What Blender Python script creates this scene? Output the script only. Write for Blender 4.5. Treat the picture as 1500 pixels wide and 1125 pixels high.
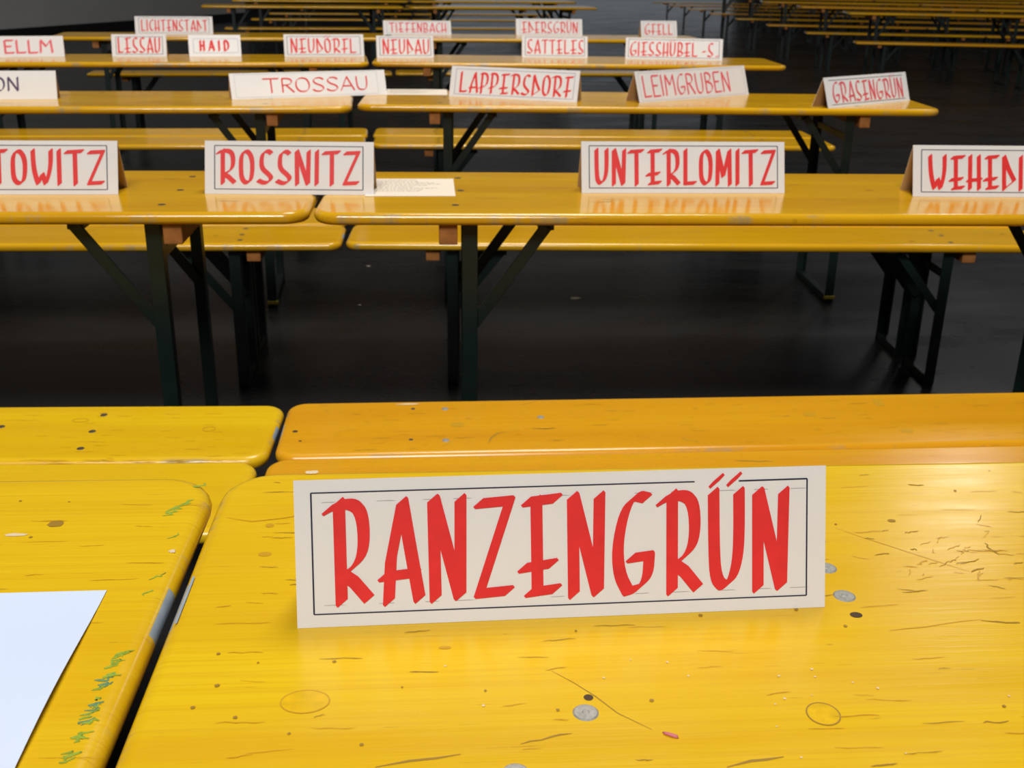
import bpy, bmesh, math, random
from mathutils import Vector, Matrix

R = math.radians
C = bpy.context.scene.collection
for o in list(bpy.data.objects):
    bpy.data.objects.remove(o)

# ------------------------------------------------------------------ camera
cam_d = bpy.data.cameras.new('camera')
cam = bpy.data.objects.new('camera', cam_d)
C.objects.link(cam)
cam_d.sensor_fit = 'HORIZONTAL'
cam_d.sensor_width = 36.0
cam_d.lens = 36.0 * 1596.0 / 1500.0
cam_d.clip_start = 0.02
cam_d.clip_end = 200
PITCH, YAW, ROLL = R(21.26), R(4.09), R(0.84)
cam.matrix_world = (Matrix.Translation((0, 0, 1.273)) @ Matrix.Rotation(-YAW, 4, 'Z')
                    @ Matrix.Rotation(R(90) - PITCH, 4, 'X') @ Matrix.Rotation(ROLL, 4, 'Z'))
cam_d.dof.use_dof = True
cam_d.dof.focus_distance = 1.0
cam_d.dof.aperture_fstop = 16.0
bpy.context.scene.camera = cam

# ------------------------------------------------------------------ world, lamps, exposure
sc = bpy.context.scene
sc.view_settings.view_transform = 'Standard'
sc.view_settings.look = 'None'
sc.view_settings.gamma = 1.0
sc.view_settings.use_curve_mapping = False
sc.view_settings.exposure = 0.0
world = bpy.data.worlds.new('hall_air')
sc.world = world
world.use_nodes = True
bg = world.node_tree.nodes['Background']
bg.inputs['Color'].default_value = (0.85, 0.9, 1.0, 1)
bg.inputs['Strength'].default_value = 0.05


def lamp(name, loc, target, size, power, color=(1, 0.975, 0.94)):
    d = bpy.data.lights.new(name, 'AREA')
    d.shape = 'RECTANGLE'
    d.size, d.size_y = size
    d.energy = power
    d.color = color
    o = bpy.data.objects.new(name, d)
    C.objects.link(o)
    o.location = loc
    o.rotation_euler = (Vector(target) - Vector(loc)).to_track_quat('-Z', 'Y').to_euler()
    return o


lamp('hall_lamp_behind', (-1.2, -5.6, 8.6), (0.2, 3.0, 0.7), (3.2, 2.6), 860)
lamp('hall_lamp_overhead', (0.8, 4.3, 8.0), (0.3, 4.7, 0), (2.6, 2.6), 400)
lamp('hall_lamp_ahead', (5.95, 10.95, 6.0), (1.2, 2.0, 0.7), (0.8, 1.2), 30)
lamp('hall_lamp_left', (-8.0, 9.0, 7.0), (-6.0, 16.0, 0), (2.0, 2.0), 150)
lamp('hall_lamp_right', (13.0, 9.5, 7.0), (9.0, 16.0, 0), (2.0, 2.0), 20)


# ------------------------------------------------------------------ materials
def new_mat(name):
    m = bpy.data.materials.new(name)
    m.use_nodes = True
    nt = m.node_tree
    b = nt.nodes['Principled BSDF']
    return m, nt, b


def plain(name, col, rough=0.5, metal=0.0, spec=0.5, var=0.0, scale=30.0):
    m, nt, b = new_mat(name)
    b.inputs['Base Color'].default_value = (*col, 1)
    b.inputs['Roughness'].default_value = rough
    b.inputs['Metallic'].default_value = metal
    b.inputs['Specular IOR Level'].default_value = spec
    if var:
        tc = nt.nodes.new('ShaderNodeTexCoord')
        no = nt.nodes.new('ShaderNodeTexNoise')
        no.inputs['Scale'].default_value = scale
        no.inputs['Detail'].default_value = 5
        nt.links.new(tc.outputs['Object'], no.inputs['Vector'])
        mr = nt.nodes.new('ShaderNodeMapRange')
        mr.inputs['From Min'].default_value = 0.3
        mr.inputs['From Max'].default_value = 0.7
        mr.inputs['To Min'].default_value = 1 - var
        mr.inputs['To Max'].default_value = 1 + var
        nt.links.new(no.outputs['Fac'], mr.inputs['Value'])
        mx = nt.nodes.new('ShaderNodeVectorMath')
        mx.operation = 'SCALE'
        mx.inputs[0].default_value = col
        nt.links.new(mr.outputs['Result'], mx.inputs['Scale'])
        nt.links.new(mx.outputs['Vector'], b.inputs['Base Color'])
    return m


def wood(name, base, dark, worn, rough=0.17, wear=0.66):
    """varnished spruce board, grain along local X"""
    m, nt, b = new_mat(name)
    N, Lk = nt.nodes, nt.links
    tc = N.new('ShaderNodeTexCoord')
    oi = N.new('ShaderNodeObjectInfo')
    off = N.new('ShaderNodeVectorMath'); off.operation = 'SCALE'
    off.inputs[0].default_value = (37.0, 53.0, 11.0)
    Lk.new(oi.outputs['Random'], off.inputs['Scale'])
    add = N.new('ShaderNodeVectorMath'); add.operation = 'ADD'
    Lk.new(tc.outputs['Object'], add.inputs[0]); Lk.new(off.outputs['Vector'], add.inputs[1])

    def noise(sx, sy, detail, rgh=0.55, dist=0.0):
        mp = N.new('ShaderNodeMapping')
        mp.inputs['Scale'].default_value = (sx, sy, 1.0)
        Lk.new(add.outputs['Vector'], mp.inputs['Vector'])
        n = N.new('ShaderNodeTexNoise')
        n.inputs['Scale'].default_value = 1.0
        n.inputs['Detail'].default_value = detail
        n.inputs['Roughness'].default_value = rgh
        n.inputs['Distortion'].default_value = dist
        Lk.new(mp.outputs['Vector'], n.inputs['Vector'])
        return n.outputs['Fac']

    def rng(fac, a, c, lo, hi):
        r = N.new('ShaderNodeMapRange')
        r.inputs['From Min'].default_value = a; r.inputs['From Max'].default_value = c
        r.inputs['To Min'].default_value = lo; r.inputs['To Max'].default_value = hi
        Lk.new(fac, r.inputs['Value'])
        return r.outputs['Result']

    def mix(fac, A, B):
        x = N.new('ShaderNodeMix'); x.data_type = 'RGBA'
        Lk.new(fac, x.inputs['Factor'])
        for s, v in (('A', A), ('B', B)):
            sock = [i for i in x.inputs if i.name == s and i.type == 'RGBA'][0]
            if isinstance(v, tuple): sock.default_value = (*v, 1)
            else: Lk.new(v, sock)
        return [o for o in x.outputs if o.type == 'RGBA'][0]

    broad = rng(noise(1.1, 9.0, 3, 0.5, 0.6), 0.35, 0.68, 0.0, 0.75)
    grain = rng(noise(2.0, 330.0, 4, 0.62, 0.2), 0.44, 0.72, 0.0, 0.75)
    dash = rng(noise(20.0, 520.0, 3, 0.5), wear, wear + 0.1, 0.0, 0.5)
    blot = rng(noise(30.0, 120.0, 2, 0.5), wear + 0.08, wear + 0.14, 0.0, 0.4)
    c = mix(broad, base, dark)
    c = mix(grain, c, dark)
    c = mix(blot, c, worn)
    c = mix(dash, c, worn)
    # varnish rubbed off the rounded rim in patches
    sp = N.new('ShaderNodeSeparateXYZ'); Lk.new(tc.outputs['Normal'], sp.inputs['Vector'])
    rim = rng(sp.outputs['Z'], 0.96, 0.75, 0.0, 1.0)
    pat = rng(noise(7.0, 22.0, 5, 0.7), 0.56, 0.66, 0.0, 0.7)
    mu = N.new('ShaderNodeMath'); mu.operation = 'MULTIPLY'
    Lk.new(rim, mu.inputs[0]); Lk.new(pat, mu.inputs[1])
    c = mix(mu.outputs['Value'], c, (0.36, 0.29, 0.16))
    Lk.new(c, b.inputs['Base Color'])
    rg = rng(noise(6.0, 30.0, 4), 0.3, 0.7, rough - 0.04, rough + 0.07)
    Lk.new(rg, b.inputs['Roughness'])
    bp = N.new('ShaderNodeBump')
    bp.inputs['Strength'].default_value = 0.10
    bp.inputs['Distance'].default_value = 0.002
    Lk.new(noise(9.0, 210.0, 4, 0.6), bp.inputs['Height'])
    Lk.new(bp.outputs['Normal'], b.inputs['Normal'])
    return m


M = {}
WORN = (0.22, 0.115, 0.015)
M['yellow'] = wood('yellow_varnished_wood', (0.81, 0.53, 0.008), (0.71, 0.40, 0.005), WORN, 0.23, 0.685)
M['deep'] = wood('deep_yellow_varnished_wood', (0.74, 0.41, 0.008), (0.60, 0.29, 0.006), WORN, 0.13)
M['amber'] = wood('amber_varnished_wood', (0.76, 0.37, 0.010), (0.66, 0.285, 0.008), WORN, 0.2)
M['steel'] = plain('dark_green_steel', (0.004, 0.012, 0.010), 0.4, 0.0, 0.5, 0.25, 18)
M['cleat'] = plain('raw_brown_wood', (0.36, 0.14, 0.035), 0.6, 0, 0.3, 0.2, 40)
M['endpaint'] = plain('grey_blue_paint', (0.30, 0.36, 0.42), 0.5, 0, 0.4, 0.1, 60)
M['screw'] = plain('zinc_plated_metal', (0.36, 0.35, 0.31), 0.45, 0.35, 0.5, 0.2, 300)
M['darkscrew'] = plain('dark_metal', (0.07, 0.055, 0.035), 0.5, 0.2, 0.5, 0.2, 300)
M['hole'] = plain('dark_plug', (0.07, 0.04, 0.015), 0.6, 0, 0.3)
M['knot'] = plain('knot_wood', (0.76, 0.46, 0.007), 0.22, 0, 0.5, 0.12, 120)
M['darkknot'] = plain('dark_knot_wood', (0.50, 0.24, 0.008), 0.2, 0, 0.5, 0.15, 120)
M['scratch'] = plain('scratched_wood', (0.34, 0.19, 0.02), 0.5, 0, 0.3)
M['faint'] = plain('faint_scratch', (0.60, 0.32, 0.015), 0.3, 0, 0.4)
M['chalk'] = plain('green_chalk', (0.28, 0.38, 0.03), 0.6, 0, 0.3, 0.2, 200)
M['chalkb'] = plain('blue_green_chalk', (0.14, 0.27, 0.12), 0.6, 0, 0.3, 0.2, 200)
M['chip'] = plain('pale_chip', (0.75, 0.6, 0.4), 0.5)
M['card'] = plain('white_card', (0.80, 0.785, 0.78), 0.55, 0, 0.3, 0.02, 12)
M['cardw'] = plain('bright_white_card', (0.88, 0.88, 0.88), 0.5, 0, 0.3, 0.02, 12)
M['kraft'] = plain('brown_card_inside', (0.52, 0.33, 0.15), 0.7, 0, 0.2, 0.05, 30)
M['red'] = plain('red_marker_ink', (0.78, 0.035, 0.035), 0.5, 0, 0.3, 0.06, 60)
M['redlight'] = plain('light_red_marker_ink', (0.80, 0.12, 0.15), 0.5, 0, 0.3, 0.12, 60)
M['violet'] = plain('violet_marker_ink', (0.10, 0.05, 0.13), 0.5, 0, 0.3)
M['ink'] = plain('dark_blue_ink', (0.02, 0.02, 0.05), 0.5, 0, 0.3)
M['faintink'] = plain('pale_blue_ink', (0.40, 0.42, 0.52), 0.5, 0, 0.3)
M['pencil'] = plain('pencil_grey', (0.42, 0.40, 0.40), 0.5, 0, 0.3)
M['paper'] = plain('white_paper', (0.66, 0.75, 0.94), 0.6, 0, 0.2)
M['cream'] = plain('cream_paper', (0.90, 0.78, 0.62), 0.6, 0, 0.2)
M['print'] = plain('printed_text', (0.42, 0.36, 0.32), 0.6, 0, 0.2)
M['pink'] = plain('pink_scrap', (0.62, 0.16, 0.18), 0.6)
M['yellowcap'] = plain('yellow_plastic', (0.40, 0.30, 0.03), 0.5)
M['fleck'] = plain('pale_fleck', (0.30, 0.27, 0.20), 0.6)
M['wall'] = plain('grey_partition', (0.41, 0.405, 0.385), 0.7, 0, 0.2, 0.04, 1.5)
M['base'] = plain('black_base', (0.008, 0.008, 0.009), 0.5)
M['backwall'] = plain('dark_hall_wall', (0.05, 0.05, 0.048), 0.8, 0, 0.2, 0.2, 0.3)


def floor_mat():
    m, nt, b = new_mat('black_hall_floor')
    N, Lk = nt.nodes, nt.links
    tc = N.new('ShaderNodeTexCoord')
    mp = N.new('ShaderNodeMapping'); mp.inputs['Scale'].default_value = (1.2, 3.5, 1)
    Lk.new(tc.outputs['Object'], mp.inputs['Vector'])
    n1 = N.new('ShaderNodeTexNoise'); n1.inputs['Scale'].default_value = 1.0
    n1.inputs['Detail'].default_value = 7; n1.inputs['Roughness'].default_value = 0.65
    Lk.new(mp.outputs['Vector'], n1.inputs['Vector'])
    cr = N.new('ShaderNodeValToRGB')
    cr.color_ramp.elements[0].position = 0.35; cr.color_ramp.elements[0].color = (0.007, 0.007, 0.007, 1)
    cr.color_ramp.elements[1].position = 0.72; cr.color_ramp.elements[1].color = (0.018, 0.018, 0.0178, 1)
    Lk.new(n1.outputs['Fac'], cr.inputs['Fac'])
    # pale flecks trodden into the floor
    n2 = N.new('ShaderNodeTexNoise'); n2.inputs['Scale'].default_value = 22
    n2.inputs['Detail'].default_value = 2
    Lk.new(tc.outputs['Object'], n2.inputs['Vector'])
    r2 = N.new('ShaderNodeMapRange'); r2.inputs['From Min'].default_value = 0.80; r2.inputs['From Max'].default_value = 0.84
    Lk.new(n2.outputs['Fac'], r2.inputs['Value'])
    mx = N.new('ShaderNodeMix'); mx.data_type = 'RGBA'
    Lk.new(r2.outputs['Result'], mx.inputs['Factor'])
    A = [i for i in mx.inputs if i.type == 'RGBA']
    Lk.new(cr.outputs['Color'], A[0]); A[1].default_value = (0.2, 0.19, 0.16, 1)
    Lk.new([o for o in mx.outputs if o.type == 'RGBA'][0], b.inputs['Base Color'])
    r3 = N.new('ShaderNodeMapRange'); r3.inputs['From Min'].default_value = 0.3; r3.inputs['From Max'].default_value = 0.7
    r3.inputs['To Min'].default_value = 0.22; r3.inputs['To Max'].default_value = 0.36
    Lk.new(n1.outputs['Fac'], r3.inputs['Value'])
    Lk.new(r3.outputs['Result'], b.inputs['Roughness'])
    bp = N.new('ShaderNodeBump'); bp.inputs['Strength'].default_value = 0.08; bp.inputs['Distance'].default_value = 0.01
    Lk.new(n1.outputs['Fac'], bp.inputs['Height']); Lk.new(bp.outputs['Normal'], b.inputs['Normal'])
    return m


M['floor'] = floor_mat()


# ------------------------------------------------------------------ mesh helpers
def finish(name, bm, mats, smooth=False):
    me = bpy.data.meshes.new(name)
    bm.normal_update()
    bm.to_mesh(me); bm.free()
    for m in (mats if isinstance(mats, (list, tuple)) else [mats]):
        me.materials.append(m)
    if smooth:
        for p in me.polygons: p.use_smooth = True
    return me


def link(name, me, parent=None, loc=(0, 0, 0), rotz=0.0):
    o = bpy.data.objects.new(name, me)
    C.objects.link(o)
    o.location = loc
    o.rotation_euler = (0, 0, rotz)
    if parent: o.parent = parent
    return o


def tag(o, label, cat, group=None):
    o['label'] = label; o['category'] = cat
    if group: o['group'] = group
    return o


def struct(o, label=None):
    o['kind'] = 'structure'
    if label: o['label'] = label
    return o


def bm_box(bm, c, s, mat=None, bevel=0.0):
    r = bmesh.ops.create_cube(bm, size=1.0, matrix=Matrix.Translation(c) @ Matrix.Diagonal((*s, 1)))
    if bevel:
        es = list({e for v in r['verts'] for e in v.link_edges})
        bmesh.ops.bevel(bm, geom=es, offset=bevel, segments=2, affect='EDGES', profile=0.5)


def bm_bar(bm, p, q, w, t, up=(0, 1, 0)):
    """flat bar from p to q, width w across, thickness t along up"""
    p, q, up = Vector(p), Vector(q), Vector(up)
    d = (q - p); L = d.length; d.normalize()
    side = d.cross(up).normalized()
    up2 = side.cross(d).normalized()
    mat = Matrix((( *d, 0), (*side, 0), (*up2, 0), (0, 0, 0, 1))).transposed()
    mat = Matrix.Translation((p + q) / 2) @ mat @ Matrix.Diagonal((L, w, t, 1))
    r = bmesh.ops.create_cube(bm, size=1.0, matrix=mat)
    es = list({e for v in r['verts'] for e in v.link_edges})
    bmesh.ops.bevel(bm, geom=es, offset=min(w, t) * 0.18, segments=1, affect='EDGES')


def rounded(hx, hy, r, n, cut):
    """outline of a rounded rectangle with extra points at +-cut on both ends"""
    pts = []
    for k, (cx, cy, a0) in enumerate(((hx - r, hy - r, 0), (-hx + r, hy - r, 90), (-hx + r, -hy + r, 180), (hx - r, -hy + r, 270))):
        for i in range(n + 1):
            a = R(a0 + 90 * i / n)
            pts.append((cx + r * math.cos(a), cy + r * math.sin(a)))
        if k == 1: pts += [(-hx, cut), (-hx, -cut)]
        if k == 3: pts += [(hx, -cut), (hx, cut)]
    return pts


def board_mesh(name, Lx, W, top, t, rc, mat, marks=None):
    """board with bullnose edges; grey painted patch in the middle of each end; marks = flat wear patches on top"""
    bm = bmesh.new()
    cut = 0.035 if W > 0.3 else 0.026
    n, m = 7, 8
    rings = []
    rb = t / 2
    for i in range(m + 1):
        a = math.pi * i / m            # 0 top .. pi bottom
        ins = rb * (1 - math.sin(a))
        z = top - rb + rb * math.cos(a)
        rings.append([bm.verts.new((x, y, z)) for x, y in rounded(Lx / 2 - ins, W / 2 - ins, rc - ins, n, cut)])
    k = len(rings[0])
    f = bm.faces.new(rings[0]); f.smooth = False
    bm.faces.new(list(reversed(rings[-1])))
    for i in range(m):
        for j in range(k):
            q = (rings[i][j], rings[i + 1][j], rings[i + 1][(j + 1) % k], rings[i][(j + 1) % k])
            fc = bm.faces.new(q); fc.smooth = True
            if 2 <= i <= 6 and all(abs(v.co.x) > Lx / 2 - t and abs(v.co.y) <= cut + 1e-4 for v in q):
                fc.material_index = 1
    mats = [mat, M['endpaint']]
    if marks:
        marks(bm, mats, top)
    return finish(name, bm, mats)


def mark_tools(bm, mats, z, ox, oy, seed=1):
    rnd = random.Random(seed)

    def mi(m):
        if m not in mats: mats.append(m)
        return mats.index(m)

    cnt = [0]

    def poly(pts, m, dz=0.0003):
        cnt[0] += 1
        dz += 4e-7 * cnt[0]
        f = bm.faces.new([bm.verts.new((x - ox, y - oy, z + dz)) for x, y in pts])
        f.normal_update()
        if f.normal.z < 0: f.normal_flip()
        f.material_index = mi(m)

    def disc(x, y, rx, m, ry=None, dz=0.0003, rough=0.0, rot=0.0):
        ry = ry or rx
        pts = []
        for i in range(20):
            a = math.tau * i / 20
            k = 1 + rough * rnd.uniform(-1, 1)
            px, py = rx * k * math.cos(a), ry * k * math.sin(a)
            pts.append((x + px * math.cos(rot) - py * math.sin(rot), y + px * math.sin(rot) + py * math.cos(rot)))
        poly(pts, m, dz)

    def stroke(pts, w, m, dz=0.0003):
        """thin irregular streak through pts, tapering to both ends"""
        up, dn = [], []
        N = len(pts)
        for i, (x, y) in enumerate(pts):
            x0, y0 = pts[max(0, i - 1)]; x1, y1 = pts[min(N - 1, i + 1)]
            d = math.hypot(x1 - x0, y1 - y0) or 1
            nx, ny = -(y1 - y0) / d, (x1 - x0) / d
            h = w * 0.36 * (0.3 if i in (0, N - 1) else rnd.uniform(0.6, 1.2))
            up.append((x + nx * h, y + ny * h)); dn.append((x - nx * h, y - ny * h))
        for i in range(N - 1):
            poly([up[i], up[i + 1], dn[i + 1], dn[i]], m, dz)

    def line(x0, y0, x1, y1, w, m):
        n = 5
        stroke([(x0 + (x1 - x0) * i / n + rnd.uniform(-1, 1) * w, y0 + (y1 - y0) * i / n + rnd.uniform(-.6, .6) * w) for i in range(n + 1)], w, m)

    def ring(x, y, rx, ry, w, m, dz=0.0004):
        n = 28
        for i in range(n):
            a, b2 = math.tau * i / n, math.tau * (i + 1) / n
            poly([(x + (rx + s * w / 2) * math.cos(t), y + (ry + s * w / 2) * math.sin(t)) for t, s in ((a, -1), (a, 1), (b2, 1), (b2, -1))], m, dz)
    return poly, disc, stroke, line, ring, rnd


# ------------------------------------------------------------------ beer tables and benches
TL, TW, TT, TH = 2.2, 0.5, 0.027, 0.77
BL_, BW, BT, BH = 2.2, 0.25, 0.026, 0.47
MESH = {}


def frame_meshes(kind):
    """meshes of the folding frame parts: [(part name, mesh, x)]"""
    if kind in MESH: return MESH[kind]
    if kind == 'table':
        top, lx, ly, clx, cw, ch, W = TH - TT, 0.765, 0.205, 0.812, 0.04, 0.045, TW
        bz, bx, cz = 0.50, 0.168, 0.655
    else:
        top, lx, ly, clx, cw, ch, W = BH - BT, 0.775, 0.095, 0.835, 0.042, 0.034, BW
        bz, bx, cz = 0.25, 0.15, 0.365
    out = []
    for sx in (-1, 1):
        for sy in (-1, 1):
            bm = bmesh.new()      # angle-iron leg
            bm_box(bm, (sx * lx, sy * ly, top / 2), (0.034, 0.005, top), bevel=0.001)
            bm_box(bm, (sx * (lx + 0.0145), sy * (ly - 0.014), top / 2), (0.005, 0.03, top), bevel=0.001)
            out.append(('leg', finish(kind + '_leg', bm, M['steel'])))
            bm = bmesh.new()
            bm_bar(bm, (sx * (lx - 0.004), sy * (ly - 0.012), bz), (sx * (lx - bx), sy * (ly - 0.012), top - 0.012), 0.026, 0.006, (0, 1, 0))
            out.append(('brace', finish(kind + '_brace', bm, M['steel'])))
        bm = bmesh.new()
        bm_box(bm, (sx * lx, 0, 0.016), (0.03, 2 * ly - 0.012, 0.026), bevel=0.002)
        out.append(('foot_bar', finish(kind + '_foot_bar', bm, M['steel'])))
        bm = bmesh.new()
        bm_bar(bm, (sx * lx, -ly + 0.01, cz), (sx * lx, ly - 0.01, cz), 0.026, 0.006, (1, 0, 0))
        out.append(('cross_bar', finish(kind + '_cross_bar', bm, M['steel'])))
        bm = bmesh.new()
        bm_box(bm, (sx * (lx - bx), 0, top - 0.012), (0.035, 2 * ly - 0.036, 0.022), bevel=0.002)
        out.append(('hinge_bar', finish(kind + '_hinge_bar', bm, M['steel'])))
        bm = bmesh.new()
        bm_box(bm, (sx * clx, 0, top - ch / 2), (cw, W - 0.035, ch), bevel=0.003)
        out.append(('cleat', finish(kind + '_cleat', bm, M['cleat'])))
    MESH[kind] = out
    return out


def generic_marks(kind, seed):
    def f(bm, mats, z):
        poly, disc, stroke, line, ring, rnd = mark_tools(bm, mats, z, 0, 0, seed)
        hw = 0.2 if kind == 'table' else 0.08
        for sx in (-1, 1) if seed > 2 else ():
            for yy in ((-0.16, 0.0, 0.16) if kind == 'table' else (-0.075, 0.0, 0.075)):
                disc(sx * 0.79 + rnd.uniform(-.012, .012), yy + rnd.uniform(-.01, .01), 0.0085, M['darkscrew'])
        for i in range(16 if kind == 'table' else 9):
            x, y = rnd.uniform(-1.02, 1.02), rnd.uniform(-hw, hw)
            line(x, y, x + rnd.uniform(.02, .07), y + rnd.uniform(-.012, .012), rnd.uniform(.002, .005), M['scratch'])
        for i in range(5 if kind == 'table' else 3):
            x, y = rnd.uniform(-1, 1), rnd.uniform(-hw, hw)
            disc(x, y, rnd.uniform(.008, .013), M['darkknot'], rnd.uniform(.007, .011), rough=.08)
    return f


def board(kind, mat, seed):
    k = (kind, mat, seed)
    if k not in MESH:
        if kind == 'table': MESH[k] = board_mesh('tabletop', TL, TW, TH, TT, 0.055, M[mat], generic_marks(kind, seed))
        else: MESH[k] = board_mesh('seat_board', BL_, BW, BH, BT, 0.038, M[mat], generic_marks(kind, seed))
    return MESH[k]


def unit(kind, x, y, deg, mat, label, group, seed=0, custom=None):
    nm = 'folding_table' if kind == 'table' else 'folding_bench'
    t = bpy.data.objects.new(nm, None); C.objects.link(t)
    t.empty_display_size = 0.2
    t.location = (x, y, 0); t.rotation_euler = (0, 0, R(deg))
    tag(t, label, 'table' if kind == 'table' else 'bench', group)
    top = link('tabletop' if kind == 'table' else 'seat_board', custom or board(kind, mat, seed), t)
    for n, me in frame_meshes(kind):
        link(n, me, t)
    return t


def screws(t, spots, r=0.0095, top=TH, mat='screw', h=0.0008):
    """round screw heads let into the board, at world spots"""
    key = ('screw', r, mat)
    if key not in MESH:
        bm = bmesh.new()
        bmesh.ops.create_cone(bm, cap_ends=True, segments=20, radius1=r, radius2=r * 0.86, depth=h,
                              matrix=Matrix.Translation((0, 0, h / 2)))
        bmesh.ops.create_cone(bm, cap_ends=True, segments=10, radius1=r * 0.3, radius2=r * 0.22, depth=h * 0.4,
                              matrix=Matrix.Translation((0, 0, h * 1.2)))
        MESH[key] = finish('screw_head', bm, M[mat])
    inv = (Matrix.Translation(t.location) @ Matrix.Rotation(t.rotation_euler.z, 4, 'Z')).inverted()
    for x, y in spots:
        p = inv @ Vector((x, y, 0))
        link('screw_head', MESH[key], t.children[0], (p.x, p.y, top))


# ---- front row: the two tables nearest the camera, with their own wear
def marks_front_right(bm, mats, z):
    poly, disc, stroke, line, ring, rnd = mark_tools(bm, mats, z, 0.878, 0.798, 5)
    # dark plugged holes
    disc(0.1064, 0.6552, 0.0036, M['hole'])
    disc(0.3431, 0.7526, 0.0052, M['hole'], 0.0042)
    # knots ringed by cracks
    for x, y, rx, ry in ((-0.0997, 0.6604, 0.0175, 0.013), (0.2732, 0.6284, 0.0118, 0.0125)):
        disc(x, y, rx, M['knot'], ry); ring(x, y, rx, ry, 0.0011, M['faint' if x < 0 else 'scratch'])
    disc(0.437, 0.9119, 0.004, M['scratch'], 0.003)
    disc(-0.1589, 0.8733, 0.006, M['faint'], 0.004); disc(-0.1621, 0.927, 0.004, M['faint'], 0.004)
    disc(0.0021, 0.7222, 0.005, M['faint'], 0.002)
    # long curved scratch and the bruises round it
    stroke([(0.0826, 0.6884), (0.0975, 0.6734), (0.1116, 0.6565), (0.1251, 0.6364), (0.1464, 0.6175)], 0.0014, M['scratch'])
    stroke([(-0.0454, 0.5888), (-0.0229, 0.5937), (-0.005, 0.5955), (0.0117, 0.5987)], 0.003, M['scratch'])
    stroke([(0.1897, 0.577), (0.2075, 0.5822), (0.218, 0.583), (0.231, 0.5851)], 0.003, M['scratch'])
    line(0.0518, 0.6071, 0.088, 0.616, 0.002, M['scratch'])
    line(-0.0249, 0.6918, -0.0043, 0.6908, 0.002, M['scratch'])
    line(0.5068, 0.8664, 0.5132, 0.8447, 0.003, M['scratch'])
    line(0.4434, 0.741, 0.4779, 0.7345, 0.0032, M['scratch'])
    line(0.36, 0.728, 0.4434, 0.741, 0.0018, M['faint'])
    line(0.4852, 0.9885, 0.5018, 0.9847, 0.0025, M['scratch'])
    line(0.3846, 0.6132, 0.405, 0.6137, 0.002, M['scratch'])
    line(0.376, 0.90, 0.47, 0.815, 0.0012, M['faint'])
    # worn patch to the right of the sign
    for i in range(46):
        x = rnd.gauss(0.465, 0.045); y = rnd.gauss(0.845, 0.028)
        a = rnd.uniform(-0.5, 1.2); l = rnd.uniform(.006, .022)
        line(x, y, x + l * math.cos(a), y + l * math.sin(a), rnd.uniform(.0008, .0022), M['scratch' if rnd.random() < .45 else 'faint'])
    # scuffs scattered along the grain
    for i in range(110):
        x, y = rnd.uniform(-0.18, 0.62), rnd.uniform(0.57, 1.02)
        l = rnd.uniform(.006, .035)
        line(x, y, x + l, y + rnd.uniform(-.003, .003), rnd.uniform(.0006, .0016), M['faint' if rnd.random() < .6 else 'scratch'])
    for i in range(40):
        disc(rnd.uniform(-0.18, 0.62), rnd.uniform(0.57, 1.02), rnd.uniform(.0008, .002), M['scratch'], rough=.2)
    for i in range(24):
        disc(rnd.uniform(0.0, 0.5), rnd.uniform(0.57, 0.70), rnd.uniform(.0006, .0012), M['chip'], rough=.2)
    # scratches left of the sign
    stroke([(-0.206, 0.944), (-0.18, 0.935), (-0.15, 0.941), (-0.118, 0.952)], 0.0016, M['faint'])
    for i in range(14):
        x, y = rnd.uniform(-.2, -.12), rnd.uniform(0.72, 1.0)
        line(x, y, x + rnd.uniform(.01, .05), y + rnd.uniform(-.002, .002), 0.0012, M['scratch' if i % 2 else 'faint'])
    disc(-0.1347, 1.0405, 0.007, M['chip'], 0.004, rough=.3)
    # grey paint lapping over the left end
    poly([(-0.2155, 0.765), (-0.2135, 0.765), (-0.2135, 0.835), (-0.2155, 0.838)], M['endpaint'])


def marks_front_left(bm, mats, z):
    poly, disc, stroke, line, ring, rnd = mark_tools(bm, mats, z, -1.33, 0.797, 8)
    for i, (x, y) in enumerate([(-0.2455, 1.0197), (-0.2483, 0.982), (-0.2602, 0.9653), (-0.2472, 0.9145), (-0.2456, 0.8439), (-0.2477, 0.8185)]):
        line(x - .004, y - .004, x + .004, y + .006, 0.005 if i < 3 else .003, M['chalk'])
    line(-0.268, 0.955, -0.251, 0.985, 0.005, M['chalk'])
    for i, (x, y) in enumerate([(-0.2453, 0.7298), (-0.2477, 0.7168), (-0.2479, 0.7022), (-0.2481, 0.6897), (-0.2482, 0.6721), (-0.2478, 0.6619), (-0.2481, 0.6543), (-0.2481, 0.6345), (-0.2493, 0.6149)]):
        for k in range(4):
            dx, dy = rnd.uniform(-.003, .002), rnd.uniform(-.005, .005)
            line(x - .005 + dx, y + dy - .002, x + .003 + dx, y + dy + .003, rnd.uniform(.002, .004), M['chalkb' if 1 < i < 7 and k % 2 else 'chalk'])
    disc(-0.2435, 0.8877, 0.003, M['chip'], 0.003, rough=.3)
    disc(-0.3939, 0.9234, 0.010, M['chip'], 0.003, rough=.2)
    disc(-0.3643, 0.9433, 0.0075, M['scratch'], 0.006, rough=.1)
    for i in range(50):
        x, y = rnd.uniform(-.6, -.26), rnd.uniform(0.57, 1.02)
        line(x, y, x + rnd.uniform(.01, .05), y + rnd.uniform(-.002, .002), rnd.uniform(.0006, .0014), M['faint'])
    for i in range(12):
        disc(rnd.uniform(-.6, -.26), rnd.uniform(0.57, 1.02), rnd.uniform(.0008, .0018), M['scratch'], rough=.2)


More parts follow.
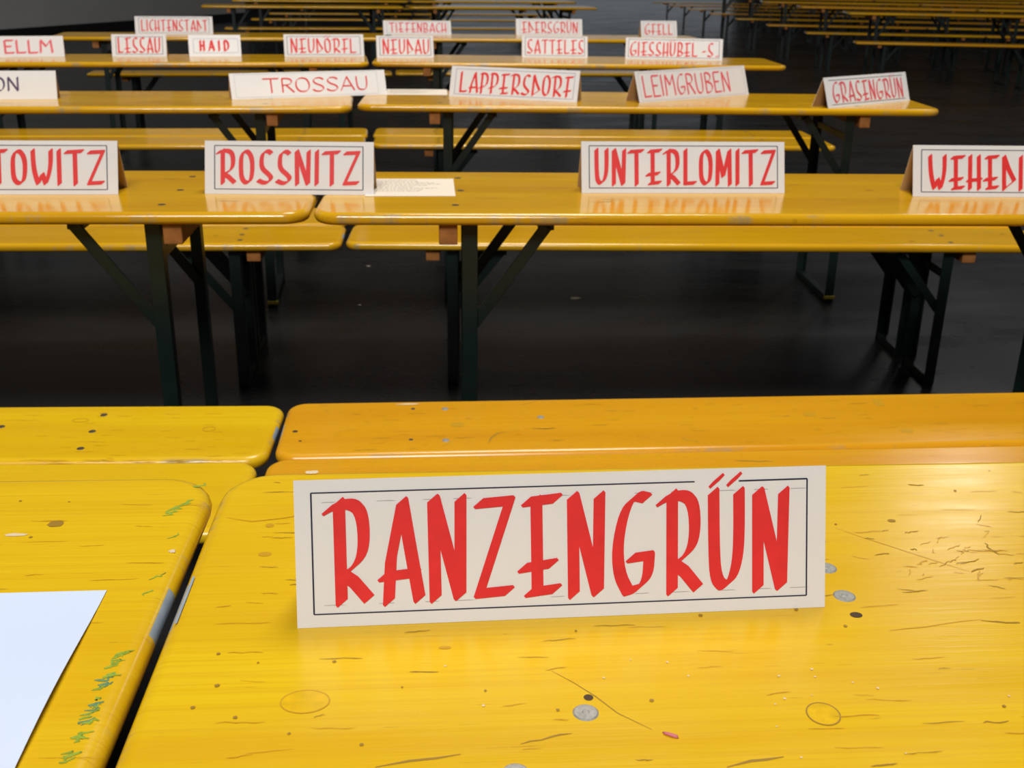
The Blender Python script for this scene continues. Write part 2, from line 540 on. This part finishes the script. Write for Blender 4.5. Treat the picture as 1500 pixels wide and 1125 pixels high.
GT, GB = 'long folding tables of the sign rows', 'folding benches between the sign rows'
front_right = unit('table', 0.878, 0.798, 0, 'yellow', 'bright yellow folding table carrying the big RANZENGRÜN sign in front', GT,
                   custom=board_mesh('tabletop', TL, TW, TH, TT, 0.055, M['yellow'], marks_front_right))
front_left = unit('table', -1.33, 0.797, -0.3, 'yellow', 'yellow folding table with blank white sheet and green chalk marks', GT,
                  custom=board_mesh('tabletop', TL, TW, TH, TT, 0.055, M['yellow'], marks_front_left))
screws(front_right, [(0.1022, 0.6383), (0.3436, 0.7818), (0.3433, 0.8279), (0.0475, 0.5785)])


def marks_bench_left(bm, mats, z):
    poly, disc, stroke, line, ring, rnd = mark_tools(bm, mats, z, -1.397, 1.862, 3)
    ring(-0.4191, 1.867, .011, .010, .002, M['faint']); ring(-0.663, 1.911, .014, .008, .0016, M['faint'])
    disc(-0.63, 1.945, .008, M['faint'], .003)
    for i in range(60):       # rubbed front edge
        x = rnd.uniform(-1.4, -0.33); y = 1.7275 + rnd.uniform(-.004, .008) - (x + .33) * 0.0175
        line(x, y, x + rnd.uniform(.01, .05), y, rnd.uniform(.001, .003), M['scratch' if rnd.random() < .3 else 'faint'])
    for i in range(40):
        x, y = rnd.uniform(-.95, -.34), rnd.uniform(1.74, 1.94)
        line(x, y, x + rnd.uniform(.01, .04), y, .0012, M['faint'])


def marks_bench_right(bm, mats, z):
    poly, disc, stroke, line, ring, rnd = mark_tools(bm, mats, z, 0.81, 1.861, 4)
    disc(0.0325, 1.8611, .0135, M['faint'], .012)
    for x, y in ((0.7067, 1.8808), (0.8629, 1.7974)): disc(x, y, .012, M['faint'], .010)
    poly([(0.853, 1.918), (0.870, 1.918), (0.873, 1.952), (0.856, 1.952)], M['faint'])
    disc(-0.2626, 1.843, .005, M['hole'], .005); disc(-0.249, 1.80, .003, M['hole'])
    stroke([(0.172, 1.838), (0.185, 1.836), (0.196, 1.8345), (0.212, 1.838)], .006, M['hole'])
    stroke([(0.085, 1.775), (0.092, 1.80), (0.105, 1.82), (0.122, 1.824)], .004, M['scratch'])
    stroke([(0.0, 1.765), (0.012, 1.775), (0.02, 1.79)], .006, M['faint'])
    line(0.44, 1.785, 0.46, 1.765, .006, M['faint'])
    line(0.16, 1.955, 0.19, 1.972, .004, M['faint'])
    disc(-0.06, 1.965, .02, M['chip'], .003, rough=.3)
    for i in range(90):
        x, y = rnd.uniform(-.24, 1.3), rnd.uniform(1.755, 1.965)
        line(x, y, x + rnd.uniform(.008, .04), y + rnd.uniform(-.003, .003), rnd.uniform(.0008, .002), M['faint' if rnd.random() < .7 else 'scratch'])


bl = unit('bench', -1.397, 1.862, -1.0, 'yellow', 'yellow folding bench with three dark screw heads, behind left front table', GB,
          custom=board_mesh('seat_board', BL_, BW, BH, BT, 0.038, M['yellow'], marks_bench_left))
screws(bl, [(-0.6266, 1.9225), (-0.6261, 1.8465), (-0.6248, 1.7727), (-0.7952, 1.874)], 0.0065, BH, 'darkscrew')
br = unit('bench', 0.81, 1.861, 0.5, 'amber', 'orange folding bench with grey screw heads behind the RANZENGRÜN sign', GB,
          custom=board_mesh('seat_board', BL_, BW, BH, BT, 0.038, M['amber'], marks_bench_right))
screws(br, [(0.0103, 1.9312), (0.0102, 1.7848), (0.1899, 1.885)], 0.0068, BH, 'screw')
screws(br, [(-0.0509, 1.9333), (-0.052, 1.79)], 0.004, BH, 'darkscrew')
unit('bench', -1.41, 1.608, -1.0, 'yellow', 'yellow folding bench wedged between left front table and the screw-dotted bench', GB, 1)
unit('bench', 0.806, 1.607, 0.5, 'amber', 'orange folding bench half hidden by the far edge of the RANZENGRÜN table', GB, 2)

# ---- second row
r2 = unit('table', 0.838, 2.521, -0.9, 'deep', 'yellow folding table carrying the UNTERLOMITZ and WEHEDI signs', GT, 3)
l2 = unit('table', -1.374, 2.546, 0, 'deep', 'yellow folding table carrying the TOWITZ sign, dark legs below', GT, 4)
unit('bench', 0.822, 3.34, -1.8, 'deep', 'yellow folding bench seen under the UNTERLOMITZ table', GB, 5)
unit('bench', -1.392, 3.365, 0, 'deep', 'yellow folding bench seen under the TOWITZ table', GB, 6)
unit('bench', 0.83, 3.602, -1.8, 'amber', 'folding bench mostly hidden by UNTERLOMITZ table, far one of its pair', GB, 6)
unit('bench', -1.40, 3.63, 0, 'deep', 'folding bench mostly hidden by TOWITZ table, far one of its pair', GB, 5)
# ---- third row
r3 = unit('table', 0.812, 4.355, -1.6, 'deep', 'yellow folding table carrying LAPPERSDORF, LEIMGRUBEN and GRASENGRÜN signs', GT, 7)
l3 = unit('table', -1.418, 4.27, 3.0, 'deep', 'yellow folding table carrying the long TROSSAU sign', GT, 8)
unit('bench', 0.80, 5.25, -0.9, 'deep', 'yellow folding bench under LAPPERSDORF table, near one of two side by side', GB, 9)
unit('bench', -1.435, 5.215, 2.5, 'deep', 'yellow folding bench under TROSSAU table, near one of two side by side', GB, 10)
unit('bench', 0.79, 5.522, -0.9, 'deep', 'yellow folding bench under LAPPERSDORF table, far one of two side by side', GB, 10)
unit('bench', -1.44, 5.487, 2.5, 'deep', 'yellow folding bench under TROSSAU table, far one of two side by side', GB, 9)
# ---- fourth row
r4 = unit('table', 0.77, 6.15, -1.3, 'deep', 'yellow folding table carrying the NEUDAU, SATTELES and GIESSHÜBEL-S. signs', GT, 3)
l4 = unit('table', -1.462, 6.046, 5.0, 'deep', 'yellow folding table carrying the ELLM, LESSAU, HAID and NEUDÖRFL signs', GT, 7)
# ---- fifth row
unit('table', 0.785, 8.05, 2.5, 'deep', 'yellow folding table carrying the TIEFENBACH, EDERSGRÜN and GFELL signs', GT, 4)
unit('table', -1.435, 7.92, 6.0, 'deep', 'yellow folding table carrying only the LICHTENSTADT sign', GT, 8)
unit('bench', 0.79, 8.70, 2.5, 'deep', 'folding bench seen under the SATTELES table, behind the EDERSGRÜN table', GB, 5)
unit('bench', -1.43, 8.515, 5.0, 'deep', 'folding bench seen under the LESSAU table, behind the LICHTENSTADT table', GB, 6)
# ---- rows across the aisle, behind the LICHTENSTADT sign
GF = 'unmarked tables and benches across the aisle'
unit('table', 0.77, 13.37, 8.5, 'deep', 'first signless folding table across the aisle, above the TIEFENBACH sign', GF, 3)
unit('table', -1.47, 13.03, 8.0, 'deep', 'first signless folding table across the aisle, end beside the grey partition', GF, 4)
unit('bench', 0.76, 14.52, 8.5, 'deep', 'folding bench under the signless table above TIEFENBACH, nearest of its stripes', GF, 9)
unit('bench', -1.45, 14.18, 8.5, 'deep', 'folding bench just above LICHTENSTADT and NEUDÖRFL signs, nearest under signless table', GF, 10)
unit('table', 0.75, 15.24, 9, 'deep', 'second signless folding table across the aisle, top edge above EDERSGRÜN', GF, 7)
unit('table', -1.46, 14.88, 9, 'deep', 'second signless folding table across the aisle, nearer the grey partition', GF, 8)
unit('bench', 0.75, 16.52, 6, 'deep', 'second bench stripe under the signless table above TIEFENBACH', GF, 5)
unit('bench', -1.46, 16.28, 6, 'deep', 'second bench stripe under the signless table beside the grey partition', GF, 6)
unit('bench', 0.75, 18.30, 7, 'deep', 'third bench stripe under the signless table above TIEFENBACH', GF, 9)
unit('bench', -1.46, 18.02, 7, 'deep', 'third bench stripe under the signless table beside the grey partition', GF, 10)
unit('bench', 0.75, 20.35, 7, 'deep', 'fourth and farthest bench stripe under the signless table above TIEFENBACH', GF, 5)
unit('bench', -1.46, 20.08, 7, 'deep', 'fourth and farthest bench stripe under signless table beside the grey partition', GF, 6)
# ---- block on the right, beyond the GRASENGRÜN sign
GR = 'rows of tables and benches in the right block'
ORD = ['nearest', 'second', 'third', 'fourth', 'fifth', 'sixth', 'seventh', 'farthest']
COLS = ['aisle-end', 'second-from-aisle', 'third-from-aisle', 'fourth-from-aisle']
for row in range(8):
    yb = 12.47 + 1.75 * row
    nb = (1, 2, 2, 3, 3, 3, 3, 4)[row]
    a = R(-10)
    for k in range(nb):
        s = 1.1 + 2.215 * k
        x, y = 4.70 + s * math.cos(a), yb + s * math.sin(a)
        unit('bench', x - 0.125 * math.sin(a), y + 0.125 * math.cos(a), -10, 'deep' if (row + k) % 2 else 'amber',
             '%s folding bench in the %s row of the right block' % (COLS[k], ORD[row]), GR, 5 + (row + k) % 2)
        if row < 5:
            yt = y + 0.33
            unit('table', x - 0.25 * math.sin(a), yt + 0.25 * math.cos(a), -10, 'amber' if (row + k) % 2 else 'deep',
                 '%s folding table in the %s row of the right block' % (COLS[k], ORD[row]), GR, 3 + (row + k) % 2)

# yellow caps on the aisle-side feet of the third row tables
for t in (r3, l3):
    bm = bmesh.new()
    bm_box(bm, (0.768, -0.2035, 0.022), (0.042, 0.012, 0.014), bevel=0.002)
    link('foot_cap', finish('foot_cap', bm, M['yellowcap']), [c for c in t.children if c.name.startswith('leg')][2])['label'] = 'yellow foot cap'

# ------------------------------------------------------------------ lettering
# hand drawn capitals: each glyph = (width, strokes), unit height; 'c' strokes are smoothed
G = {
 'A': (.46, [[(.08, 0), (.12, .42), (.28, 1)], [(.28, 1), (.37, .5), (.46, .02)], [(.02, .25), (.42, .28)]]),
 'B': (.42, [[(.08, 1), (.08, 0)], ['c', (.02, .97), (.22, 1), (.34, .9), (.36, .62), (.28, .40), (.08, .34)], ['c', (.1, .36), (.3, .34), (.42, .22), (.36, .06), (.2, .02), (.02, .04)]]),
 'C': (.38, [['c', (.38, .93), (.28, 1), (.14, .88), (.04, .55), (.08, .2), (.2, .02), (.38, .08)]]),
 'D': (.40, [[(.06, 1), (.06, 0)], [(.06, 1), (.22, .6), (.40, .27)], [(.40, .27), (.06, .02)]]),
 'E': (.44, [[(.06, .95), (.44, .98)], [(.18, .97), (.18, .04)], [(0, .28), (.38, .32)], [(.08, .03), (.42, .06)]]),
 'F': (.40, [[(.06, .95), (.42, .98)], [(.18, .97), (.16, 0)], [(.02, .27), (.36, .31)]]),
 'G': (.46, [['c', (.42, .97), (.28, 1), (.14, .86), (.04, .5), (.06, .2), (.17, .02)], ['c', (.17, .02), (.32, .05), (.43, .16), (.45, .37)], [(.45, .38), (.22, .36)]]),
 'H': (.40, [[(.06, 1), (.06, 0)], [(.34, 1), (.36, 0)], [(-.02, .26), (.42, .29)]]),
 'I': (.12, [[(.06, 1), (.06, 0)]]),
 'L': (.38, [[(.06, 1), (.06, .03)], [(.06, .03), (.38, .05)]]),
 'M': (.50, [[(.04, 0), (.06, 1)], [(.06, 1), (.24, .25)], [(.24, .25), (.44, 1)], [(.44, 1), (.46, 0)]]),
 'N': (.40, [[(.04, 1), (.04, 0)], [(.05, 1), (.34, .02)], [(.35, .02), (.38, 1)]]),
 'O': (.40, [['c', (.12, .96), (.05, .82), (.04, .5), (.06, .16), (.18, .02), (.32, .08), (.37, .4), (.36, .78), (.24, .99), (.12, .96)]]),
 'P': (.40, [[(.08, 1), (.08, 0)], ['c', (0, .96), (.22, 1), (.36, .88), (.38, .6), (.3, .36), (-.04, .26)]]),
 'R': (.46, [[(.12, 1), (.12, 0)], ['c', (-.02, .92), (.12, .98), (.30, .98), (.40, .88), (.42, .6), (.36, .40), (.14, .27)], [(.14, .28), (.28, .2), (.45, .03)]]),
 'S': (.40, [['c', (.36, .92), (.26, 1), (.12, .94), (.08, .7), (.10, .46), (.28, .30), (.38, .18), (.30, .05), (.16, .02), (0, .10)]]),
 'T': (.44, [[(0, .95), (.44, .98)], [(.24, .97), (.24, 0)]]),
 'U': (.42, [['c', (.05, 1), (.05, .4), (.07, .12), (.16, .02), (.28, .08), (.36, .3), (.38, .6), (.38, 1)]]),
 'W': (.56, [['c', (.04, 1), (.06, .5), (.12, .2), (.18, .02)], [(.18, .02), (.29, .3)], [(.29, .3), (.38, .02)], ['c', (.38, .02), (.46, .25), (.52, .6), (.52, 1)]]),
 'Z': (.42, [[(.04, .95), (.42, .97)], [(.42, .97), (.03, .04)], [(.03, .04), (.40, .06)]]),
 '-': (.30, [[(.04, .36), (.26, .38)]]),
 '.': (.28, [[(.10, .03), (.25, .06)]]),
 ' ': (.12, []),
}
DOTS = [[(.06, 1.09), (.12, 1.14)], [(.29, 1.10), (.35, 1.15)]]
G['Ü'] = (G['U'][0], G['U'][1] + DOTS)
G['Ö'] = (G['O'][0], G['O'][1] + DOTS)
PLAIN = dict(G)
PLAIN.update({
 'A': (.52, [[(.02, 0), (.27, 1)], [(.27, 1), (.52, 0)], [(.1, .33), (.44, .33)]]),
 'B': (.44, [[(.05, 1), (.05, 0)], ['c', (.05, 1), (.3, .98), (.38, .8), (.3, .6), (.05, .55)], ['c', (.05, .55), (.34, .5), (.44, .28), (.32, .04), (.05, 0)]]),
 'D': (.46, [[(.06, 1), (.06, 0)], ['c', (.06, 1), (.3, .96), (.44, .7), (.44, .3), (.3, .04), (.06, 0)]]),
 'E': (.42, [[(.05, 1), (.05, 0)], [(.05, 1), (.42, 1)], [(.05, .52), (.32, .52)], [(.05, 0), (.42, .02)]]),
 'H': (.44, [[(.05, 1), (.05, 0)], [(.39, 1), (.39, 0)], [(.05, .5), (.39, .5)]]),
 'L': (.42, [[(.05, 1), (.05, 0)], [(.05, 0), (.42, .02)]]),
 'M': (.60, [[(.04, 0), (.08, 1)], [(.08, 1), (.3, .5)], [(.3, .5), (.52, 1)], [(.52, 1), (.56, 0)]]),
 'N': (.48, [[(.05, 0), (.05, 1)], [(.05, 1), (.43, 0)], [(.43, 0), (.43, 1)]]),
 'O': (.56, [['c', (.28, 1), (.1, .92), (.02, .5), (.1, .08), (.28, 0), (.46, .08), (.54, .5), (.46, .92), (.28, 1)]]),
 'R': (.46, [[(.06, 1), (.06, 0)], ['c', (.06, 1), (.34, .98), (.42, .76), (.32, .54), (.06, .5)], [(.2, .5), (.46, 0)]]),
 'S': (.46, [['c', (.43, .86), (.32, 1), (.14, .98), (.04, .78), (.14, .56), (.34, .44), (.44, .22), (.32, .02), (.12, .02), (.02, .16)]]),
 'T': (.56, [[(0, 1), (.56, 1)], [(.28, 1), (.28, 0)]]),
 'U': (.48, [['c', (.05, 1), (.05, .4), (.1, .08), (.24, 0), (.38, .08), (.43, .4), (.43, 1)]]),
})


def chaikin(p, n=2):
    for _ in range(n):
        q = [p[0]]
        for a, b in zip(p, p[1:]):
            q += [(a[0] * .75 + b[0] * .25, a[1] * .75 + b[1] * .25), (a[0] * .25 + b[0] * .75, a[1] * .25 + b[1] * .75)]
        p = q + [p[-1]]
    return p


def hull(pts):
    pts = sorted(set((round(x, 7), round(y, 7)) for x, y in pts))
    def half(ps):
        h = []
        for p in ps:
            while len(h) > 1 and (h[-1][0] - h[-2][0]) * (p[1] - h[-2][1]) - (h[-1][1] - h[-2][1]) * (p[0] - h[-2][0]) <= 1e-12: h.pop()
            h.append(p)
        return h[:-1]
    return half(pts) + half(pts[::-1])


def sign(text, x, y, deg, L, u0, u1, v0, v1, nib, where, h=.12, lean=20, card='card', ink='red', font=G, ang=40,
         border=(.04, .96, .09, .91), bw=.0011, bink='ink', sides=True, seed=0, gap=.03):
    """folded card standing like a tent; text drawn with a broad nib on its front face"""
    rnd = random.Random(seed + len(text) * 7)
    t = bpy.data.objects.new('place_name_sign', None); C.objects.link(t)
    t.empty_display_size = .05
    t.location = (x, y, TH + 0.0002); t.rotation_euler = (0, 0, R(deg))
    tag(t, 'folded white card sign lettered %s, %s' % (text, where), 'sign', 'folded place-name signs')
    sa, ca = math.sin(R(lean)), math.cos(R(lean))
    # folded card: front and back panels of thin board meeting in a ridge
    th = .0011
    prof = [(0, 0), (h * sa, h * ca), (2 * h * sa, 0)]
    inn = [(th / ca, 0), (h * sa, h * ca - th / sa), (2 * h * sa - th / ca, 0)]

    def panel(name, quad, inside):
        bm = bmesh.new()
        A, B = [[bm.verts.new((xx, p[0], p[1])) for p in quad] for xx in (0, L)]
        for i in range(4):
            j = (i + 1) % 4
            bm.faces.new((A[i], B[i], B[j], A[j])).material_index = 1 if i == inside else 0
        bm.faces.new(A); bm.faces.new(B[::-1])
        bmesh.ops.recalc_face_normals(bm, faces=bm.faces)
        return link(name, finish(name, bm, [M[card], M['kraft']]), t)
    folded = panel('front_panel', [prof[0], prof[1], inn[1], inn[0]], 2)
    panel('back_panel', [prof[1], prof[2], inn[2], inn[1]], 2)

    def P(u, v, off): return (u, v * sa - off * ca, v * ca + off * sa)

    def flat(name, polys, m, off):
        bm = bmesh.new()
        for i, ps in enumerate(polys):
            ps = [p for k, p in enumerate(ps) if k == 0 or (abs(p[0] - ps[k - 1][0]) + abs(p[1] - ps[k - 1][1])) > 1e-6]
            if len(ps) < 3: continue
            bm.faces.new([bm.verts.new(P(u, v, off + 1e-6 * (i % 40))) for u, v in ps])
        link(name, finish(name, bm, M[m]), folded)
    # lettering
    hh = (v1 - v0) * h
    n = (nib / 2 * math.cos(R(ang)), nib / 2 * math.sin(R(ang)))
    m_ = (-n[1] * .22, n[0] * .22)
    corners = [(n[0] + m_[0], n[1] + m_[1]), (n[0] - m_[0], n[1] - m_[1]), (-n[0] - m_[0], -n[1] - m_[1]), (-n[0] + m_[0], -n[1] + m_[1])]
    px, py = abs(n[0]) * .95, abs(n[1]) * .9
    space = gap * hh
    W = sum(font[c][0] for c in text)
    k = ((u1 - u0) * L - (len(text) - 1) * space - len(text) * 2 * px) / W
    polys = []
    cx = u0 * L
    for c in text:
        w, strokes = font[c]
        jy, js = rnd.uniform(-.012, .012), rnd.uniform(-.012, .012)
        for st in strokes:
            pts = st
            if st[0] == 'c': pts = chaikin(list(st[1:]))
            if st in DOTS and L != .437:      # bolder dots on the smaller cards
                pts = [(st[0][0] - .03, st[0][1] - .01), (st[1][0] + .03, st[1][1] + .03)]
            q = []
            for gx, gy in pts:
                uu = cx + px + (gx + js * gy) * k
                vv = v0 * h + py + (gy + jy) * (hh - 2 * py)
                q.append((uu, vv))
            for a1, b1 in zip(q, q[1:]):
                polys.append(hull([(a1[0] + s, a1[1] + r) for s, r in corners] + [(b1[0] + s, b1[1] + r) for s, r in corners]))
        cx += w * k + 2 * px + space
    flat('lettering', polys, ink, .0006)
    if border:
        b0, b1, c0, c1 = border
        b0, b1, c0, c1 = b0 * L, b1 * L, c0 * h, c1 * h
        rc = []
        def seg(ax, ay, bx, by, wd):
            if abs(ax - bx) > abs(ay - by): rc.append([(ax, ay - wd / 2), (bx, by - wd / 2), (bx, by + wd / 2), (ax, ay + wd / 2)])
            else: rc.append([(ax - wd / 2, ay), (ax + wd / 2, ay), (bx + wd / 2, by), (bx - wd / 2, by)])
        if text == 'RANZENGRÜN':       # the dots of the Ü break the top line
            seg(b0, c1, .745 * L, c1 + .0002, bw); seg(.83 * L, c1 - .0002, b1, c1, bw * 1.2)
        else: seg(b0, c1, b1, c1, bw)
        seg(b0, c0, b1, c0, bw)
        if sides:
            seg(b0, c0, b0, c1, bw * 1.25); seg(b1, c0, b1, c1, bw * 1.25)
        flat('border_line', rc, bink, .0004)
    if text == 'RANZENGRÜN':           # pencil guide lines showing between the letters
        gl = []
        for u in (.05, .15, .235, .29, .47, .63, .70, .79, .86, .93):
            for v in (v0 + .012, v1 - .02):
                gl.append([(u * L, v * h), (u * L + rnd.uniform(.008, .018), v * h), (u * L + .012, v * h + .0005), (u * L, v * h + .0004)])
        flat('pencil_marking', gl, 'pencil', .0003)
    return t


S = dict
sign('RANZENGRÜN', -.116, .754, 1.5, .437, .055, .93, .135, .865, .0108, 'largest and nearest, on the front table', lean=17,
     border=(.031, .963, .09, .912), bw=.0010)
sign('ROSSNITZ', -.525, 2.496, -2.2, .381, .07, .918, .165, .845, .0112, 'second row, across the gap of two tables', border=(.058, .936, .093, .91), bw=.0017)
sign('UNTERLOMITZ', .335, 2.505, .1, .481, .058, .955, .14, .865, .0112, 'second row, between ROSSNITZ and WEHEDI', border=(.038, .965, .1, .915), bw=.0017)
sign('TOWITZ', -1.215, 2.487, .1, .50, .435, .945, .16, .845, .0112, 'cut by the left edge, second row', border=(.03, .953, .09, .91), bw=.0017)
sign('WEHEDI', 1.11, 2.467, -1.7, .50, .068, .53, .12, .82, .0112, 'cut by the right edge, second row', border=(.04, .96, .09, .91), bw=.0017)
sign('ON', -1.846, 4.195, 6.0, .45, .49, .715, .28, .79, .0075, 'violet letters, left end of third row', card='cardw', ink='violet', font=PLAIN, border=None, lean=15, h=.103)
sign('TROSSAU', -.765, 4.26, 19.0, .604, .20, .885, .2, .78, .0062, 'longest of the third row, thin red letters', card='cardw', ink='red', font=PLAIN, lean=20, h=.0975,
     border=(.03, .945, .06, .95), bink='faintink', bw=.0008)
sign('LAPPERSDORF', .05, 4.413, -19.7, .516, .07, .955, .13, .83, .0095, 'third row, right of the TROSSAU sign', border=(.04, .965, .09, .91), bink='faintink', bw=.0022)
sign('LEIMGRUBEN', .776, 4.23, 31.0, .592, .045, .84, .15, .85, .0085, 'third row, thin letters on tilted card', font=PLAIN, ink='redlight',
     border=(.025, .975, .05, .95), bink='faintink', bw=.001)
sign('GRASENGRÜN', 1.467, 4.096, 31.9, .50, .07, .935, .13, .84, .0095, 'right end of third row at the table corner', h=.115, ink='redlight', card='cardw',
     border=(.05, .95, .1, .9), sides=False, bw=.002)
sign('ELLM', -2.373, 5.967, 13.7, .45, .35, .892, .17, .83, .012, 'left end of fourth row, plain capitals', h=.108, font=PLAIN, border=None, ink='redlight')
sign('LESSAU', -1.70, 6.10, 6.0, .278, .10, .895, .14, .87, .0095, 'fourth row, between ELLM and HAID', h=.117, border=(.08, .93, .11, .89), bw=.002)
sign('HAID', -1.309, 6.14, 8.8, .27, .2, .78, .24, .77, .0125, 'fourth row, short bold word on bright card', h=.115, gap=.22, card='cardw', font=PLAIN, border=(.09, .95, .17, .82), bw=.002, bink='faintink')
sign('NEUDÖRFL', -.814, 6.192, 7.8, .428, .075, .905, .14, .83, .0095, 'fourth row, between HAID and NEUDAU', border=(.04, .955, .09, .9), bw=.002)
sign('NEUDAU', -.318, 6.181, 5.1, .309, .10, .935, .14, .86, .0095, 'fourth row, below the TIEFENBACH sign', h=.118, border=(.06, .95, .1, .92), bw=.002)
sign('SATTELES', .479, 6.29, -1.2, .366, .07, .945, .15, .85, .0095, 'fourth row, below the EDERSGRÜN sign', h=.118, border=(.05, .955, .09, .94), bw=.002)
sign('GIESSHÜBEL -S.', 1.052, 6.25, -7.5, .535, .04, .965, .13, .82, .0095, 'right end of fourth row, below GFELL', h=.1175, border=(.03, .965, .09, .92), bw=.002)
sign('LICHTENSTADT', -2.029, 7.896, 7.5, .51, .07, .935, .15, .83, .0095, 'left end of fifth row', border=(.05, .955, .08, .92), bw=.002)
sign('TIEFENBACH', -.364, 8.083, 7.0, .48, .08, .935, .15, .87, .010, 'fifth row, directly above NEUDAU', h=.10, ink='redlight', border=(.05, .955, .09, .92), bink='faintink', bw=.002)
sign('EDERSGRÜN', .579, 8.19, 2.5, .482, .08, .935, .12, .84, .0095, 'fifth row, directly above SATTELES', h=.118, border=(.06, .955, .08, .92), bink='faintink', bw=.002)
sign('GFELL', 1.477, 8.13, 5.5, .268, .09, .88, .12, .82, .0095, 'right end of fifth row, shortest there', h=.116, border=(.07, .93, .08, .91), bink='faintink', bw=.002)

# ------------------------------------------------------------------ loose paper
def sheet(name, x, y, deg, w, d, mat, label, lift=0.0, lines=0, z=TH + .0006, cat='paper'):
    bm = bmesh.new()
    nx, ny, th = 12, 12, .0004
    def zz(i, j):
        return lift * (math.sin(math.pi * j / ny) ** 2) * (i / nx) ** 2
    top = [[bm.verts.new(((i / nx - .5) * w, (j / ny - .5) * d, zz(i, j) + th)) for j in range(ny + 1)] for i in range(nx + 1)]
    bot = [[bm.verts.new((v.co.x, v.co.y, v.co.z - th)) for v in col] for col in top]
    for i in range(nx):
        for j in range(ny):
            bm.faces.new((top[i][j], top[i + 1][j], top[i + 1][j + 1], top[i][j + 1]))
            bm.faces.new((bot[i][j], bot[i][j + 1], bot[i + 1][j + 1], bot[i + 1][j]))
    for i in range(nx):
        bm.faces.new((bot[i][0], bot[i + 1][0], top[i + 1][0], top[i][0]))
        bm.faces.new((bot[i + 1][ny], bot[i][ny], top[i][ny], top[i + 1][ny]))
    for j in range(ny):
        bm.faces.new((bot[0][j + 1], bot[0][j], top[0][j], top[0][j + 1]))
        bm.faces.new((bot[nx][j], bot[nx][j + 1], top[nx][j + 1], top[nx][j]))
    mats = [M[mat]]
    if lines:
        mats.append(M['print'])
        rnd = random.Random(4)
        for r_ in range(lines):
            yy = d * (.40 - .72 * r_ / lines)
            xx = -w * .44
            end = w * rnd.uniform(-.05, .34)
            while xx < end:
                ln = rnd.uniform(.004, .012)
                f = bm.faces.new([bm.verts.new((px, py, th + .0003)) for px, py in ((xx, yy), (xx + ln, yy), (xx + ln, yy + .004), (xx, yy + .004))])
                f.material_index = 1
                xx += ln + .003
    o = link(name, finish(name, bm, mats, False), None, (x, y, z), R(deg))
    return tag(o, label, cat)


sheet('paper_sheet', -.387, .668, .4, .21, .297, 'paper', 'blank bluish-white sheet of paper on the left front table', lift=.005)
sheet('printed_sheet', -.062, 2.572, .5, .205, .21, 'cream', 'cream printed sheet of paper lying beside the ROSSNITZ sign', lines=9)
sheet('printed_sheet', -.078, 4.545, .5, .245, .20, 'cream', 'cream printed sheet of paper lying between TROSSAU and LAPPERSDORF signs', lines=9)
bm = bmesh.new()
bmesh.ops.create_icosphere(bm, subdivisions=2, radius=1.0)
rnd = random.Random(2)
for v in bm.verts:
    k = rnd.uniform(.75, 1.2)
    v.co = Vector((v.co.x * .0062 * k, v.co.y * .0016 * k, (v.co.z * .0012) * k))
    v.co.z = max(v.co.z, -.0009)
tag(link('crumb', finish('crumb', bm, M['pink'], True), None, (.158, .6104, TH + .001), R(-28)), 'tiny pink crumb at the end of the curved scratch on front table', 'crumb')

# ------------------------------------------------------------------ hall
bm = bmesh.new()
bm_box(bm, (4, 18, -.05), (60, 60, .1))
struct(link('floor', finish('floor', bm, M['floor'])))
for i, (x, y, rx, ry) in enumerate([(.5537, 4.21, .022, .016), (-.307, 4.719, .011, .008), (-.309, 4.135, .007, .007)]):
    bm = bmesh.new()
    rnd = random.Random(i)
    top = [bm.verts.new((rx * rnd.uniform(.6, 1.2) * math.cos(math.tau * k / 14), ry * rnd.uniform(.6, 1.2) * math.sin(math.tau * k / 14), .0012)) for k in range(14)]
    bm.faces.new(top)
    r = bmesh.ops.extrude_face_region(bm, geom=list(bm.faces))
    for v in [g for g in r['geom'] if isinstance(g, bmesh.types.BMVert)]: v.co.z = 0
    bmesh.ops.recalc_face_normals(bm, faces=bm.faces)
    tag(link('paper_scrap', finish('paper_scrap', bm, M['fleck']), None, (x, y, .0003)),
        ['torn beige scrap on dark floor under the UNTERLOMITZ table', 'pale scrap on dark floor under TROSSAU table gap', 'smallest pale scrap on the dark floor under ROSSNITZ sign'][i], 'scrap', 'scraps on the floor')

# grey partition on the left with a dark base
p0, p1 = Vector((-11.3, 7.8, 0)), Vector((-4.05, 24.95, 0))
d = (p1 - p0); ang = math.atan2(d.y, d.x)
bm = bmesh.new(); bm_box(bm, (d.length / 2, .1, 1.9), (d.length, .2, 3.8))
struct(link('wall_left', finish('wall_left', bm, M['wall']), None, p0, ang))
bm = bmesh.new(); bm_box(bm, (d.length / 2, -.02, .075), (d.length, .04, .15), bevel=.004)
struct(link('baseboard_left', finish('baseboard_left', bm, M['base']), None, p0, ang))
bm = bmesh.new(); bm_box(bm, (6, 46.1, 5), (56, .2, 10))
struct(link('wall_back', finish('wall_back', bm, M['backwall'])))
bm = bmesh.new(); bm_box(bm, (6.0, 45.95, 2.9), (12.0, .06, 5.0))
m, nt, b = new_mat('daylit_glazing')
b.inputs['Base Color'].default_value = (.05, .05, .05, 1)
b.inputs['Emission Color'].default_value = (.85, .92, 1.0, 1)
b.inputs['Emission Strength'].default_value = .32
struct(link('window_1', finish('window_1', bm, m)))
